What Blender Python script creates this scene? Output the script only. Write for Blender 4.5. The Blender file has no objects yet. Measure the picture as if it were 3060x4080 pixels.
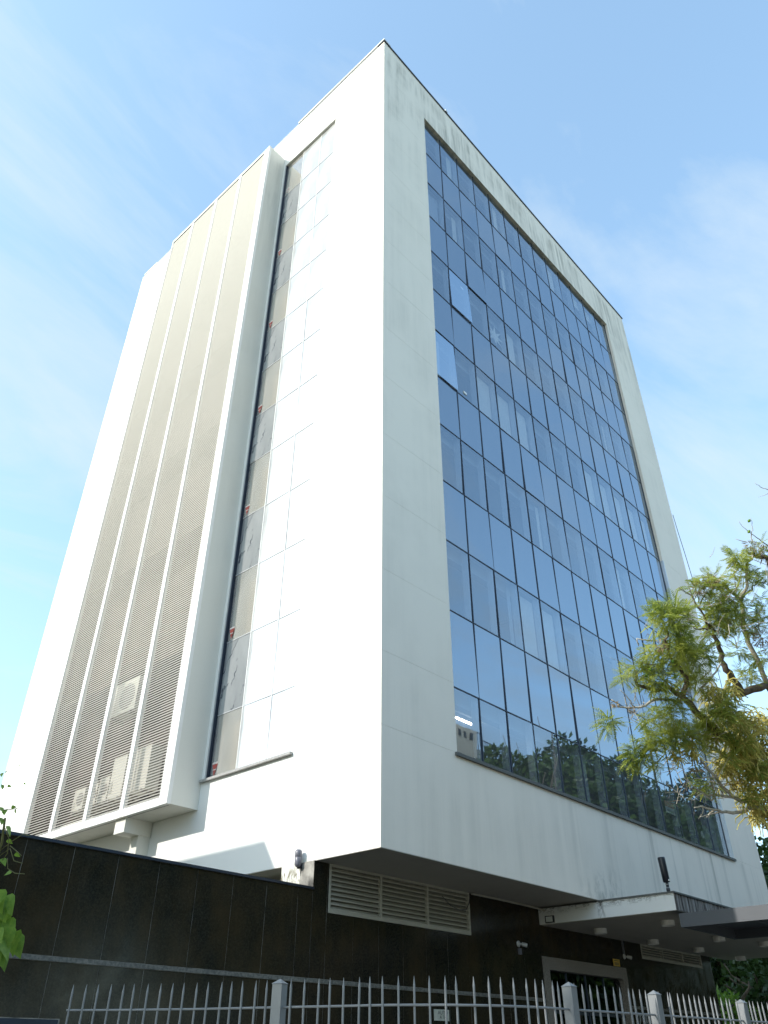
import bpy, math, random
from mathutils import Vector, Matrix, Quaternion
R = math.radians
random.seed(7)
scn = bpy.context.scene
col = scn.collection

# ------------------------------------------------------------------ camera
CAM = Vector((-8.564, -7.9215, 1.6))
YAW, PITCH, ROLL = R(47.3995), R(35.0275), R(0.1535)
FPX = 3100.24                                    # focal length in photograph pixels (3060 wide)
_F = Vector((math.cos(PITCH)*math.sin(YAW), math.cos(PITCH)*math.cos(YAW), math.sin(PITCH)))
_R = Vector((math.cos(YAW), -math.sin(YAW), 0)); _U = _R.cross(_F)
CR = _R*math.cos(ROLL) + _U*math.sin(ROLL); CU = -_R*math.sin(ROLL) + _U*math.cos(ROLL); CF = _F
cd = bpy.data.cameras.new('camera'); cam = bpy.data.objects.new('camera', cd); col.objects.link(cam)
cd.sensor_fit = 'HORIZONTAL'; cd.sensor_width = 36; cd.lens = 36*FPX/3060; cd.clip_start = .05; cd.clip_end = 2000
cam.matrix_world = Matrix(((CR.x, CU.x, -CF.x, CAM.x), (CR.y, CU.y, -CF.y, CAM.y), (CR.z, CU.z, -CF.z, CAM.z), (0, 0, 0, 1)))
scn.camera = cam
def at(u, v, depth):                             # a point of the place seen at photograph pixel (u, v), so many metres deep
    return CAM + (CR*((u-1530)/FPX) + CU*(-(v-2040)/FPX) + CF)*depth

# ------------------------------------------------------------------ light
SUN_TRAVEL = Vector((0.808, -0.338, -0.482)).normalized()
SUN_EL = math.asin(-SUN_TRAVEL.z); SUN_AZ = math.atan2(-SUN_TRAVEL.x, -SUN_TRAVEL.y)
sd = bpy.data.lights.new('sun', 'SUN'); sd.energy = 2.1; sd.angle = R(.53); sd.color = (1, .955, .88)
sun = bpy.data.objects.new('sun', sd); col.objects.link(sun)
sun.rotation_euler = SUN_TRAVEL.to_track_quat('-Z', 'Y').to_euler(); sun.location = (-30, 12, 40)

SKY_GAIN = 1.70
world = bpy.data.worlds.new('World'); scn.world = world; world.use_nodes = True
wn = world.node_tree.nodes; wl = world.node_tree.links; wn.clear()
sky = wn.new('ShaderNodeTexSky'); sky.sky_type = 'NISHITA'; sky.sun_disc = False
sky.sun_elevation = SUN_EL; sky.sun_rotation = SUN_AZ; sky.altitude = 20; sky.air_density = 1.0; sky.dust_density = 1.4; sky.ozone_density = 2.2
tc = wn.new('ShaderNodeTexCoord'); sep = wn.new('ShaderNodeSeparateXYZ'); wl.new(tc.outputs['Generated'], sep.inputs[0])
mx = wn.new('ShaderNodeMath'); mx.operation = 'MAXIMUM'; wl.new(sep.outputs['Z'], mx.inputs[0]); mx.inputs[1].default_value = .0
ad = wn.new('ShaderNodeMath'); ad.operation = 'ADD'; wl.new(mx.outputs[0], ad.inputs[0]); ad.inputs[1].default_value = .25
dv = wn.new('ShaderNodeVectorMath'); dv.operation = 'DIVIDE'
cmb = wn.new('ShaderNodeCombineXYZ'); [wl.new(ad.outputs[0], cmb.inputs[i]) for i in range(3)]
wl.new(tc.outputs['Generated'], dv.inputs[0]); wl.new(cmb.outputs[0], dv.inputs[1])
mp = wn.new('ShaderNodeMapping'); mp.inputs['Scale'].default_value = (1.0, 2.2, 0); mp.inputs['Rotation'].default_value = (0, 0, 0); mp.inputs['Location'].default_value = (6.6, 9.2, 0)
wl.new(dv.outputs[0], mp.inputs[0])
nz = wn.new('ShaderNodeTexNoise'); nz.inputs['Scale'].default_value = 1.5; nz.inputs['Detail'].default_value = 9; nz.inputs['Roughness'].default_value = .60; nz.inputs['Distortion'].default_value = .5
wl.new(mp.outputs[0], nz.inputs['Vector'])
cr = wn.new('ShaderNodeValToRGB'); cr.color_ramp.elements[0].position = .45; cr.color_ramp.elements[0].color = (0, 0, 0, 1); cr.color_ramp.elements[1].position = .70; cr.color_ramp.elements[1].color = (.72, .72, .72, 1)
wl.new(nz.outputs['Fac'], cr.inputs[0])
mixc = wn.new('ShaderNodeMix'); mixc.data_type = 'RGBA'; gm = wn.new('ShaderNodeGamma'); gm.inputs['Gamma'].default_value = .72; wl.new(sky.outputs[0], gm.inputs['Color'])
mul = wn.new('ShaderNodeVectorMath'); mul.operation = 'MULTIPLY'; mul.inputs[1].default_value = (SKY_GAIN*.95, SKY_GAIN*1.09, SKY_GAIN*1.08); wl.new(gm.outputs[0], mul.inputs[0])
wl.new(cr.outputs[0], mixc.inputs['Factor']); wl.new(mul.outputs[0], mixc.inputs['A']); mixc.inputs['B'].default_value = (2.5, 2.9, 3.15, 1)
bg = wn.new('ShaderNodeBackground'); bg.inputs['Strength'].default_value = .15; wl.new(mixc.outputs['Result'], bg.inputs['Color'])
wo = wn.new('ShaderNodeOutputWorld'); wl.new(bg.outputs[0], wo.inputs[0])

vs = scn.view_settings; vs.view_transform = 'Standard'; vs.look = 'None'; vs.gamma = 1; vs.use_curve_mapping = False; vs.exposure = 1.1
scn.render.engine = 'CYCLES'; scn.cycles.use_denoising = True; scn.cycles.max_bounces = 7; scn.cycles.transparent_max_bounces = 12
scn.cycles.caustics_reflective = False; scn.cycles.caustics_refractive = False

# ------------------------------------------------------------------ materials
class NT:
    def __init__(s, name):
        s.m = bpy.data.materials.new(name); s.m.use_nodes = True; s.n = s.m.node_tree.nodes; s.l = s.m.node_tree.links; s.n.clear()
        s.out = s.n.new('ShaderNodeOutputMaterial'); s.tc = s.n.new('ShaderNodeTexCoord')
    def node(s, t, **kw):
        n = s.n.new(t)
        for k, v in kw.items(): setattr(n, k, v)
        return n
    def coord(s, scale=(1, 1, 1), loc=(0, 0, 0), src='Object'):
        m = s.node('ShaderNodeMapping'); m.inputs['Scale'].default_value = scale; m.inputs['Location'].default_value = loc
        s.l.new(s.tc.outputs[src], m.inputs[0]); return m.outputs[0]
    def noise(s, vec, scale=1, detail=4, rough=.55, dist=0):
        n = s.node('ShaderNodeTexNoise'); n.inputs['Scale'].default_value = scale; n.inputs['Detail'].default_value = detail
        n.inputs['Roughness'].default_value = rough; n.inputs['Distortion'].default_value = dist; s.l.new(vec, n.inputs['Vector']); return n.outputs['Fac']
    def ramp(s, fac, p0, p1, c0=0, c1=1):
        r = s.node('ShaderNodeMapRange'); r.inputs['From Min'].default_value = p0; r.inputs['From Max'].default_value = p1
        r.inputs['To Min'].default_value = c0; r.inputs['To Max'].default_value = c1; s.l.new(fac, r.inputs['Value']); return r.outputs[0]
    def mul(s, a, b, op='MULTIPLY'):
        m = s.node('ShaderNodeMath', operation=op); m.use_clamp = True
        for i, x in enumerate((a, b)):
            if isinstance(x, (int, float)): m.inputs[i].default_value = x
            else: s.l.new(x, m.inputs[i])
        return m.outputs[0]
    def mix(s, fac, a, b):
        m = s.node('ShaderNodeMix', data_type='RGBA')
        if isinstance(fac, (int, float)): m.inputs['Factor'].default_value = fac
        else: s.l.new(fac, m.inputs['Factor'])
        for k, x in (('A', a), ('B', b)):
            if isinstance(x, tuple): m.inputs[k].default_value = (*x, 1)
            else: s.l.new(x, m.inputs[k])
        return m.outputs['Result']
    def bsdf(s, color, rough=.6, metal=0, spec=.5, bump=None, bstr=.2, bdist=.01, **kw):
        p = s.node('ShaderNodeBsdfPrincipled')
        if isinstance(color, tuple): p.inputs['Base Color'].default_value = (*color, 1)
        else: s.l.new(color, p.inputs['Base Color'])
        if isinstance(rough, (int, float)): p.inputs['Roughness'].default_value = rough
        else: s.l.new(rough, p.inputs['Roughness'])
        p.inputs['Metallic'].default_value = metal; p.inputs['Specular IOR Level'].default_value = spec
        if bump is not None:
            b = s.node('ShaderNodeBump'); b.inputs['Strength'].default_value = bstr; b.inputs['Distance'].default_value = bdist
            s.l.new(bump, b.inputs['Height']); s.l.new(b.outputs[0], p.inputs['Normal'])
        return p
    def done(s, sh):
        s.l.new(sh.outputs[0] if hasattr(sh, 'outputs') else sh, s.out.inputs[0]); return s.m

def mat_plain(name, c, rough=.6, metal=0, var=.12, scale=6, spec=.5):
    t = NT(name); n = t.noise(t.coord(), scale, 5)
    c2 = tuple(x*(1-2*var) for x in c)
    return t.done(t.bsdf(t.mix(t.ramp(n, .35, .75), c, c2), rough, metal, spec))

def mat_render(name, c=(.92, .845, .745), dirt=(.40, .375, .32), top=28.0, amount=.75, sill=False, gen=.3):
    """painted render with rain streaks that start under the coping and under the sill"""
    t = NT(name)
    st = t.noise(t.coord((1.6, 1.6, .11)), 2.4, 6, .62)
    st2 = t.noise(t.coord((1.5, 1.5, .05), (4, 2, 9)), 2.0, 3, .5, .25)
    bl = t.noise(t.coord((1, 1, 1)), .55, 4, .6)
    fine = t.noise(t.coord((1, 1, 1)), 55, 3, .6)
    bl2 = t.noise(t.coord((1, 1, .05), (7, 3, 1)), .9, 3, .6)
    sp = t.node('ShaderNodeSeparateXYZ'); t.l.new(t.tc.outputs['Object'], sp.inputs[0])
    z = sp.outputs['Z']
    mt = t.ramp(z, top-5.5, top-.7, 0, 1)
    mt2 = t.ramp(z, top-.15, top-.55, 0, 1)
    f = t.mul(t.mul(mt, mt2), t.mul(t.ramp(st, .42, .64), t.ramp(bl, .32, .55)))
    if sill:
        ms = t.mul(t.ramp(z, 3.6, 5.2, .35, 1), t.ramp(z, 5.72, 5.78, 1, 0))
        mx_ = t.ramp(sp.outputs['X'], 4.5, 9, .15, 1)
        f = t.mul(f, t.mul(t.mul(ms, mx_), t.mul(t.ramp(st2, .56, .68), t.ramp(bl2, .40, .6, .25, 1))), 'ADD')
    if sill:                                     # mould creeping up from where the entrance slab meets the wall
        mo = t.mul(t.ramp(sp.outputs['X'], 5.2, 6.3), t.ramp(sp.outputs['X'], 7.6, 6.5)); mo = t.mul(mo, t.ramp(z, 4.75, 4.05, 0, 1))
        mo = t.mul(mo, t.ramp(t.noise(t.coord((1, 1, .6)), 5.5, 8, .72, .6), .47, .60))
        f = t.mul(f, t.mul(mo, .9), 'ADD')
    g = t.mul(t.mul(t.ramp(bl, .4, .7), t.ramp(st, .35, .7)), gen)
    f = t.mul(t.mul(f, amount), g, 'ADD')
    c1 = t.mix(t.ramp(fine, .3, .7), c, tuple(x*.965 for x in c))
    return t.done(t.bsdf(t.mix(f, c1, dirt), .75, 0, .25, fine, .12, .004))

def mat_glass_front(name, refl=(.72, .86, 1.0), trans=(.84, .87, .90), base=.22, spandrel=False, dust_glare=0., dust_glare_col=(.8, .8, .77), scribble=False):
    t = NT(name)
    wob = t.noise(t.coord((1, 1, 1)), .9, 2, .4)
    b = t.node('ShaderNodeBump'); b.inputs['Strength'].default_value = .02; b.inputs['Distance'].default_value = .1; t.l.new(wob, b.inputs['Height'])
    gl = t.node('ShaderNodeBsdfGlossy'); gl.inputs['Color'].default_value = (*refl, 1); gl.inputs['Roughness'].default_value = .012; t.l.new(b.outputs[0], gl.inputs['Normal'])
    if spandrel:
        n = t.noise(t.coord((1, 1, .6)), 1.2, 5)
        under = t.bsdf(t.mix(n, (.012, .018, .032), (.03, .04, .06)), .5, 0, 0)
    else:
        under = t.node('ShaderNodeBsdfTransparent'); under.inputs['Color'].default_value = (*trans, 1)
    if dust_glare:
        d = t.node('ShaderNodeBsdfDiffuse')
        if scribble:
            w = t.node('ShaderNodeTexWave', wave_type='BANDS'); w.inputs['Scale'].default_value = 1.1; w.inputs['Distortion'].default_value = 14; w.inputs['Detail'].default_value = 3; w.inputs['Detail Scale'].default_value = 1.4
            t.l.new(t.coord((1, 1.2, .8)), w.inputs['Vector'])
            sc_ = t.mul(t.ramp(w.outputs['Fac'], .0, .09, 1, 0), t.ramp(t.noise(t.coord(), 2.2, 3), .44, .54))
            t.l.new(t.mix(sc_, dust_glare_col, (.06, .06, .06)), d.inputs['Color'])
        else: d.inputs['Color'].default_value = (*dust_glare_col, 1)
        ms = t.node('ShaderNodeMixShader')
        dn = t.ramp(t.noise(t.coord((1, 1, .5)), 1.3, 6, .65), .3, .75, dust_glare*.7, dust_glare*1.25)
        t.l.new(dn, ms.inputs[0]); t.l.new(under.outputs[0], ms.inputs[1]); t.l.new(d.outputs[0], ms.inputs[2]); under = ms
    fr = t.node('ShaderNodeFresnel'); fr.inputs['IOR'].default_value = 1.5
    gb = t.node('ShaderNodeNewGeometry')
    fac = t.mul(t.ramp(fr.outputs[0], 0, 1, base, 1), t.ramp(gb.outputs['Backfacing'], 0, 1, 1, 0))
    m = t.node('ShaderNodeMixShader'); t.l.new(fac, m.inputs[0]); t.l.new(under.outputs[0], m.inputs[1]); t.l.new(gl.outputs[0], m.inputs[2])
    return t.done(m)

def mat_granite(name):
    t = NT(name)
    g = t.noise(t.coord(), 38, 5, .7); sp = t.noise(t.coord(loc=(3, 1, 2)), 140, 2, .5); big = t.noise(t.coord((1, 1, .6)), 1.5, 4, .6); v = t.noise(t.coord((2.5, 2.5, .18)), 1.6, 4, .6)
    c = t.mix(t.ramp(g, .42, .7), (.010, .0105, .009), (.036, .034, .023))
    c = t.mix(t.ramp(sp, .62, .75), c, (.07, .066, .05))
    c = t.mix(t.mul(t.ramp(big, .42, .64), .6), c, (.055, .038, .018))
    c = t.mix(t.mul(t.ramp(v, .6, .78), .35), c, (.085, .07, .05))
    r = t.ramp(t.noise(t.coord(), 3, 5, .6), .3, .7, .10, .24)
    return t.done(t.bsdf(c, r, 0, .28))

def mat_speckle(name, c, d, scale=90):
    t = NT(name); g = t.noise(t.coord(), scale, 3, .6); b = t.noise(t.coord(), 2, 4)
    return t.done(t.bsdf(t.mix(t.ramp(b, .3, .8, 0, .35), t.mix(t.ramp(g, .4, .62), c, d), d), .6))

def mat_leaf(name, c, d, trans=.35, var=3.0):
    t = NT(name); n = t.noise(t.coord(), var, 3); n2 = t.noise(t.coord(), var*9, 2)
    cc = t.mix(t.ramp(t.mul(t.mul(n, .6), t.mul(n2, .4), 'ADD'), .36, .62), c, d)
    p = t.bsdf(cc, .45, 0, .4)
    tr = t.node('ShaderNodeBsdfTranslucent'); t.l.new(cc, tr.inputs['Color'])
    m = t.node('ShaderNodeMixShader'); m.inputs[0].default_value = trans; t.l.new(p.outputs[0], m.inputs[1]); t.l.new(tr.outputs[0], m.inputs[2])
    return t.done(m)

def mat_bark(name, c, d, scale=9):
    t = NT(name); n = t.noise(t.coord((1, 1, .35)), scale, 6, .65); n2 = t.noise(t.coord(), scale*5, 3)
    return t.done(t.bsdf(t.mix(t.ramp(n, .38, .66), c, d), .85, 0, .2, n2, .5, .01))

def mat_rust_concrete(name):
    t = NT(name); a = t.noise(t.coord((5, 5, .5)), 3.2, 6, .7, .6); b = t.noise(t.coord((3, 3, .35), (1, 5, 2)), 2.6, 6, .7)
    c = t.mix(t.ramp(a, .42, .58), (.30, .27, .24), (.075, .055, .045))
    return t.done(t.bsdf(t.mix(t.ramp(b, .52, .66, 0, .9), c, (.50, .49, .46)), .8, 0, .2))

def mat_peel(name):
    t = NT(name); a = t.noise(t.coord((1, 1, 2.4)), 2.6, 8, .68, .8); b = t.noise(t.coord((6, 6, .6)), 2, 4)
    sp = t.node('ShaderNodeSeparateXYZ'); t.l.new(t.tc.outputs['Object'], sp.inputs[0])
    up = t.ramp(sp.outputs['Z'], 3.86, 3.99, .0, 1)
    f = t.mul(t.ramp(a, .49, .52), t.ramp(a, .56, .53)); f = t.mul(f, t.mul(up, .9))
    f = t.mul(f, t.mul(t.mul(t.ramp(b, .5, .7), up), .5), 'ADD')
    cy = t.mul(t.ramp(sp.outputs['Y'], -.13, -.04), t.ramp(sp.outputs['Y'], .05, -.02)); f = t.mul(f, t.mul(cy, t.ramp(t.noise(t.coord((1, 1, .5)), 9, 6, .7, .5), .42, .58)), 'ADD')
    return t.done(t.bsdf(t.mix(f, (.76, .76, .74), (.12, .11, .10)), .8, 0, .2))

def mat_pier(name):
    t = NT(name); a = t.noise(t.coord((2, 2, .55)), 11, 6, .7); b = t.noise(t.coord(), 2.2, 3)
    sp = t.node('ShaderNodeSeparateXYZ'); t.l.new(t.tc.outputs['Object'], sp.inputs[0])
    f = t.mul(t.ramp(a, .45, .58), t.ramp(sp.outputs['Z'], 4.08, 3.9, 0, 1))
    return t.done(t.bsdf(t.mix(f, (.78, .77, .7), (.20, .18, .13)), .8, 0, .2))

M = dict(
    wall_r=mat_render('painted render street side', sill=True),
    wall_l=mat_render('painted render sunny side', c=(.84, .83, .80), amount=.12, gen=.03),
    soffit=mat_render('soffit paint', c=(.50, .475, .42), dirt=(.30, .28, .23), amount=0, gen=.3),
    white=mat_plain('white enamel', (.82, .81, .78), .35, 0, .03),
    cream=mat_render('cream painted metal', c=(.74, .725, .66), dirt=(.42, .41, .37), top=26.4, amount=.35, gen=.3),
    slat=mat_plain('louvre slat enamel', (.75, .725, .68), .5, 0, .02),
    coping=mat_plain('dark metal coping', (.055, .06, .07), .4, .6, .1),
    copew=mat_plain('pale coping', (.78, .78, .77), .5, 0, .05),
    frame=mat_plain('dark anodised frame', (.042, .054, .078), .4, .5, .1),
    alu=mat_plain('brushed aluminium', (.62, .63, .64), .35, .7, .05),
    alui=mat_plain('inner frame paint', (.46, .47, .49), .5, 0, .03),
    sill=mat_speckle('granite sill', (.16, .16, .15), (.06, .065, .06), 60),
    sill_l=mat_speckle('pale granite sill', (.44, .43, .41), (.25, .25, .24), 60),
    glass=mat_glass_front('tinted vision glass', dust_glare=.05, dust_glare_col=(.62, .63, .66)),
    glass_t=mat_glass_front('tilted vision glass', base=.55),
    span=mat_glass_front('spandrel glass', spandrel=True, base=.27, dust_glare=.10, dust_glare_col=(.60, .62, .66)),
    lglass=mat_glass_front('sunlit vision glass', refl=(.9, .93, .95), trans=(.75, .70, .62), base=.24, dust_glare=.28),
    lglare=mat_glass_front('glare-white glass', refl=(.9, .93, .95), spandrel=True, base=.26, dust_glare=.62, dust_glare_col=(.88, .87, .84)),  # sky and sun glare painted in as a pale diffuse layer
    lspan=mat_glass_front('sunlit spandrel glass', refl=(.85, .9, .95), spandrel=True, base=.22, dust_glare=.32, scribble=True),
    dglass=mat_glass_front('door glass', refl=(.8, .85, .9), trans=(.35, .4, .42), base=.12),
    blind=mat_plain('cream roller blind', (.90, .83, .70), .8, 0, .03, 2),
    blindg=mat_plain('grey roller blind', (.45, .46, .48), .8, 0, .04, 2),
    ceil=mat_plain('office ceiling', (.74, .73, .70), .8, 0, .03),
    inwall=mat_plain('office wall', (.22, .21, .20), .8, 0, .05),
    infloor=mat_plain('office floor', (.16, .15, .14), .7, 0, .1),
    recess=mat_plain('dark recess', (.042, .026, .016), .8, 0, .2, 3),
    granite=mat_granite('black polished granite'),
    mortar=mat_plain('joint mortar', (.50, .47, .42), .9, 0, .5, 4),
    strip=mat_speckle('grey granite strip', (.21, .20, .175), (.10, .10, .09), 30),
    pier=mat_pier('stained pier'),
    grille=mat_plain('grille enamel', (.50, .475, .40), .5, 0, .06),
    gback=mat_plain('grille back', (.20, .19, .155), .8, 0, .1),
    peel=mat_peel('peeling white paint'),
    rust=mat_rust_concrete('rain-stained concrete'),
    frgr=mat_speckle('speckled door granite', (.36, .32, .28), (.14, .125, .11), 55),
    canopy=mat_plain('grey steel canopy', (.075, .082, .095), .55, 0, .06, 2),
    canopyd=mat_plain('dark canopy sheet', (.09, .10, .12), .4, .2, .1),
    fence=mat_plain('light grey fence paint', (.20, .208, .215), .45, 0, .06, 12),
    black=mat_plain('black plastic', (.014, .016, .024), .35, 0, .1),
    greyp=mat_plain('grey plastic', (.16, .16, .19), .35, 0, .12),
    lightg=mat_plain('light grey plastic', (.55, .55, .55), .4, 0, .04),
    yellow=mat_plain('yellow sign', (.75, .50, .07), .5, 0, .08),
    paper=mat_plain('notice paper', (.62, .61, .52), .8, 0, .12, 12),
    ink=mat_plain('dark print', (.06, .06, .055), .7, 0, .1),
    orange=mat_plain('orange sign print', (.55, .17, .06), .6, 0, .1),
    red=mat_plain('red sticker', (.52, .10, .08), .5, 0, .06),
    pink=mat_plain('sticker white', (.80, .72, .68), .5, 0, .04),
    ac=mat_plain('condenser casing', (.52, .49, .42), .5, 0, .05),
    acd=mat_plain('condenser fan', (.24, .22, .19), .5, 0, .1),
    lens=mat_plain('lamp lens', (.72, .74, .70), .25, 0, .05),
    bark=mat_bark('grey bark', (.20, .155, .11), (.075, .06, .045)),
    barkw=mat_bark('pale dead bark', (.56, .51, .43), (.34, .30, .24), 20),
    frond=mat_leaf('pinnate leaf', (.20, .29, .05), (.62, .64, .15), .5),
    epi=mat_leaf('epiphyte stems', (.86, .78, .25), (.50, .42, .11), .3, 6),
    dryleaf=mat_leaf('dry nest', (.42, .32, .19), (.22, .16, .09), .2, 8),
    leafd=mat_leaf('dark street foliage', (.030, .065, .016), (.055, .10, .02), .3, .7),
    leafm=mat_leaf('green street foliage', (.05, .10, .018), (.10, .155, .03), .3, .7),
    vine=mat_leaf('glossy vine leaf', (.13, .27, .035), (.26, .40, .06), .4, 4),
    vinestem=mat_plain('vine stem', (.17, .17, .06), .7, 0, .2, 20),
    asphalt=mat_speckle('asphalt', (.055, .055, .055), (.04, .04, .042), 60),
    pave=mat_speckle('pavement slabs', (.36, .33, .285), (.28, .26, .23), 30),
    kerb=mat_plain('kerb stone', (.36, .35, .33), .85, 0, .1),
    soil=mat_speckle('garden soil and lawn', (.06, .09, .03), (.09, .075, .05), 12),
    paint=mat_plain('road paint', (.75, .75, .72), .7, 0, .1),
    cwall=mat_render('cream house render', c=(.62, .55, .45), dirt=(.3, .25, .2), top=18, amount=.5),
    roof=mat_plain('clay roof', (.30, .13, .07), .8, 0, .2, 4),
    dark=mat_plain('dark opening', (.02, .022, .025), .3, 0, .1),
)
def mat_emit(name, c, s):
    t = NT(name); e = t.node('ShaderNodeEmission'); e.inputs['Color'].default_value = (*c, 1); e.inputs['Strength'].default_value = s; return t.done(e)
M['tube'] = mat_emit('lit fluorescent tube', (1, .98, .93), 9)

# ------------------------------------------------------------------ mesh helpers
class MB:
    def __init__(s): s.v = []; s.f = []
    def box(s, x0, x1, y0, y1, z0, z1):
        n = len(s.v)
        s.v += [(x0, y0, z0), (x1, y0, z0), (x1, y1, z0), (x0, y1, z0), (x0, y0, z1), (x1, y0, z1), (x1, y1, z1), (x0, y1, z1)]
        s.f += [(n, n+3, n+2, n+1), (n+4, n+5, n+6, n+7), (n, n+1, n+5, n+4), (n+1, n+2, n+6, n+5), (n+2, n+3, n+7, n+6), (n+3, n, n+4, n+7)]
        return s
    def poly(s, pts):
        n = len(s.v); s.v += [tuple(p) for p in pts]; s.f.append(tuple(range(n, n+len(pts)))); return s
    def prism(s, pts, d):                        # closed outline extruded by the vector d
        n = len(s.v); k = len(pts); d = Vector(d)
        s.v += [tuple(p) for p in pts] + [tuple(Vector(p)+d) for p in pts]
        s.f.append(tuple(range(n+k-1, n-1, -1))); s.f.append(tuple(range(n+k, n+2*k)))
        for i in range(k): s.f.append((n+i, n+(i+1) % k, n+k+(i+1) % k, n+k+i))
        return s
    def tube(s, pts, rad, sides=6, cap=True):
        pts = [Vector(p) for p in pts]; k = len(pts)
        if not hasattr(rad, '__len__'): rad = [rad]*k
        n = len(s.v); up = Vector((.31, .17, .93))
        for i, p in enumerate(pts):
            d = (pts[min(i+1, k-1)]-pts[max(i-1, 0)]); d = d.normalized() if d.length > 1e-9 else Vector((0, 0, 1))
            a = d.cross(up); a = a.normalized() if a.length > 1e-4 else Vector((1, 0, 0)); b = d.cross(a)
            for j in range(sides):
                t = 2*math.pi*j/sides; s.v.append(tuple(p+(a*math.cos(t)+b*math.sin(t))*rad[i]))
        for i in range(k-1):
            for j in range(sides):
                s.f.append((n+i*sides+j, n+i*sides+(j+1) % sides, n+(i+1)*sides+(j+1) % sides, n+(i+1)*sides+j))
        if cap: s.f.append(tuple(n+j for j in range(sides-1, -1, -1))); s.f.append(tuple(n+(k-1)*sides+j for j in range(sides)))
        return s
    def lathe(s, c, prof, axis=(0, 0, 1), sides=20):  # prof: (radius, height) along axis
        ax = Vector(axis).normalized(); a = ax.cross(Vector((.3, .8, .2))).normalized(); b = ax.cross(a); c = Vector(c); n = len(s.v)
        for r, h in prof:
            for j in range(sides):
                t = 2*math.pi*j/sides; s.v.append(tuple(c+ax*h+(a*math.cos(t)+b*math.sin(t))*r))
        for i in range(len(prof)-1):
            for j in range(sides): s.f.append((n+i*sides+j, n+i*sides+(j+1) % sides, n+(i+1)*sides+(j+1) % sides, n+(i+1)*sides+j))
        s.f.append(tuple(n+j for j in range(sides-1, -1, -1))); m = n+(len(prof)-1)*sides; s.f.append(tuple(m+j for j in range(sides)))
        return s
    def mesh(s, name, mat, smooth=False):
        me = bpy.data.meshes.new(name); me.from_pydata(s.v, [], s.f); me.materials.append(mat)
        if smooth: me.polygons.foreach_set('use_smooth', [True]*len(me.polygons))
        me.update(); return me
    def build(s, name, mat, parent=None, smooth=False): return link(name, s.mesh(name, mat, smooth), parent)
def link(name, me, parent=None, loc=None, rot=None):
    o = bpy.data.objects.new(name, me); col.objects.link(o)
    if loc is not None: o.location = loc
    if rot is not None: o.rotation_euler = rot
    if parent is not None: o.parent = parent
    return o
def box(name, mat, parent, *b): return MB().box(*b).build(name, mat, parent)
def tag(o, label, cat, group=None, kind=None):
    if label: o['label'] = label
    if cat: o['category'] = cat
    if group: o['group'] = group
    if kind: o['kind'] = kind
    return o
def thing(name, label, cat, loc=(0, 0, 0), group=None):
    o = bpy.data.objects.new(name, None); col.objects.link(o); o.location = loc; o.empty_display_size = .3
    bpy.context.view_layer.update() if False else None
    return tag(o, label, cat, group)
def keep(o, parent):                             # parent while keeping vertices in world coordinates
    o.parent = parent; o.matrix_parent_inverse = Matrix.Translation(parent.location).inverted(); return o
def text(name, s, mat, parent, loc, rot, size, extrude=.002, sx=1.0):
    cu = bpy.data.curves.new(name, 'FONT'); cu.body = s; cu.size = size; cu.extrude = extrude; cu.align_x = 'CENTER'; cu.align_y = 'CENTER'
    cu.materials.append(mat); o = bpy.data.objects.new(name, cu); col.objects.link(o); o.location = loc; o.rotation_euler = rot; o.scale = (sx, 1, 1)
    me = bpy.data.meshes.new_from_object(o); bpy.data.objects.remove(o); o = bpy.data.objects.new(name, me); col.objects.link(o); o.location = loc; o.rotation_euler = rot; o.scale = (sx, 1, 1)
    if parent is not None: o.parent = parent
    return o
FRONT = (R(90), 0, 0)                            # lettering that faces the street (-Y)

# ================================================================== ground
def struct(o): o['kind'] = 'structure'; return o
struct(box('ground', M['soil'], None, -160, 200, -160, 200, -.6, -.13))
struct(box('garden', M['soil'], None, -9, 60, -3.9, 40, -.129, .0))
struct(box('pavement', M['pave'], None, -60, 90, -7.2-2.0, -3.9, -.129, .012))
struct(box('kerb', M['kerb'], None, -60, 90, -9.35, -9.2, -.129, .015))
struct(box('road', M['asphalt'], None, -60, 90, -17.5, -9.35, -.129, -.10))
struct(box('far_pavement', M['pave'], None, -60, 90, -21, -17.5, -.129, .012))
for k in range(9): struct(box('road_marking', M['paint'], None, -20+k*6, -17+k*6, -13.5, -13.38, -.0995, -.095))
struct(box('paved_forecourt', M['asphalt'], None, -9, 15.3, -3.2, 1.30, .0, .02))

# ================================================================== the office building
B = thing('office_building', 'tall white office block with blue glass street front and louvred side', 'building')
Z0, ZT, W, D = 4.025, 28.025, 15.344, 13.35
ZR = [26.045, 24.325, 22.765, 21.13, 19.55, 17.965, 16.41, 14.82, 13.31, 11.71, 10.195, 8.595, 7.045, 5.80]   # row lines of both glazed fronts
X1, X2, NC = 1.885, 13.39, 13
XC = [X1+(X2-X1)*i/NC for i in range(NC+1)]
G = .004
T = .2
# street front (faces -Y): jamb panels, top and bottom bands
levels = [Z0] + ZR[::-1]
for i in range(1, len(levels)-1+1):
    z0, z1 = levels[i-1], levels[i]
    if i == 1: continue
    box('wall_panel', M['wall_r'], B, 0, X1, 0, T, z0+G, z1)
    box('wall_panel', M['wall_r'], B, X2, W, 0, T, z0+G, z1)
box('wall_panel', M['wall_r'], B, 0, W, 0, T, Z0, ZR[-1])
box('wall_panel', M['wall_r'], B, 0, W, 0, T, ZR[0]+G, ZT)
# backing so that the joints read dark
box('joint_backing', M['mortar'], B, .02, X1-.02, .03, T-.01, Z0+.02, ZT-.02)
box('joint_backing', M['mortar'], B, X2+.02, W-.02, .03, T-.01, Z0+.02, ZT-.02)
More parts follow.
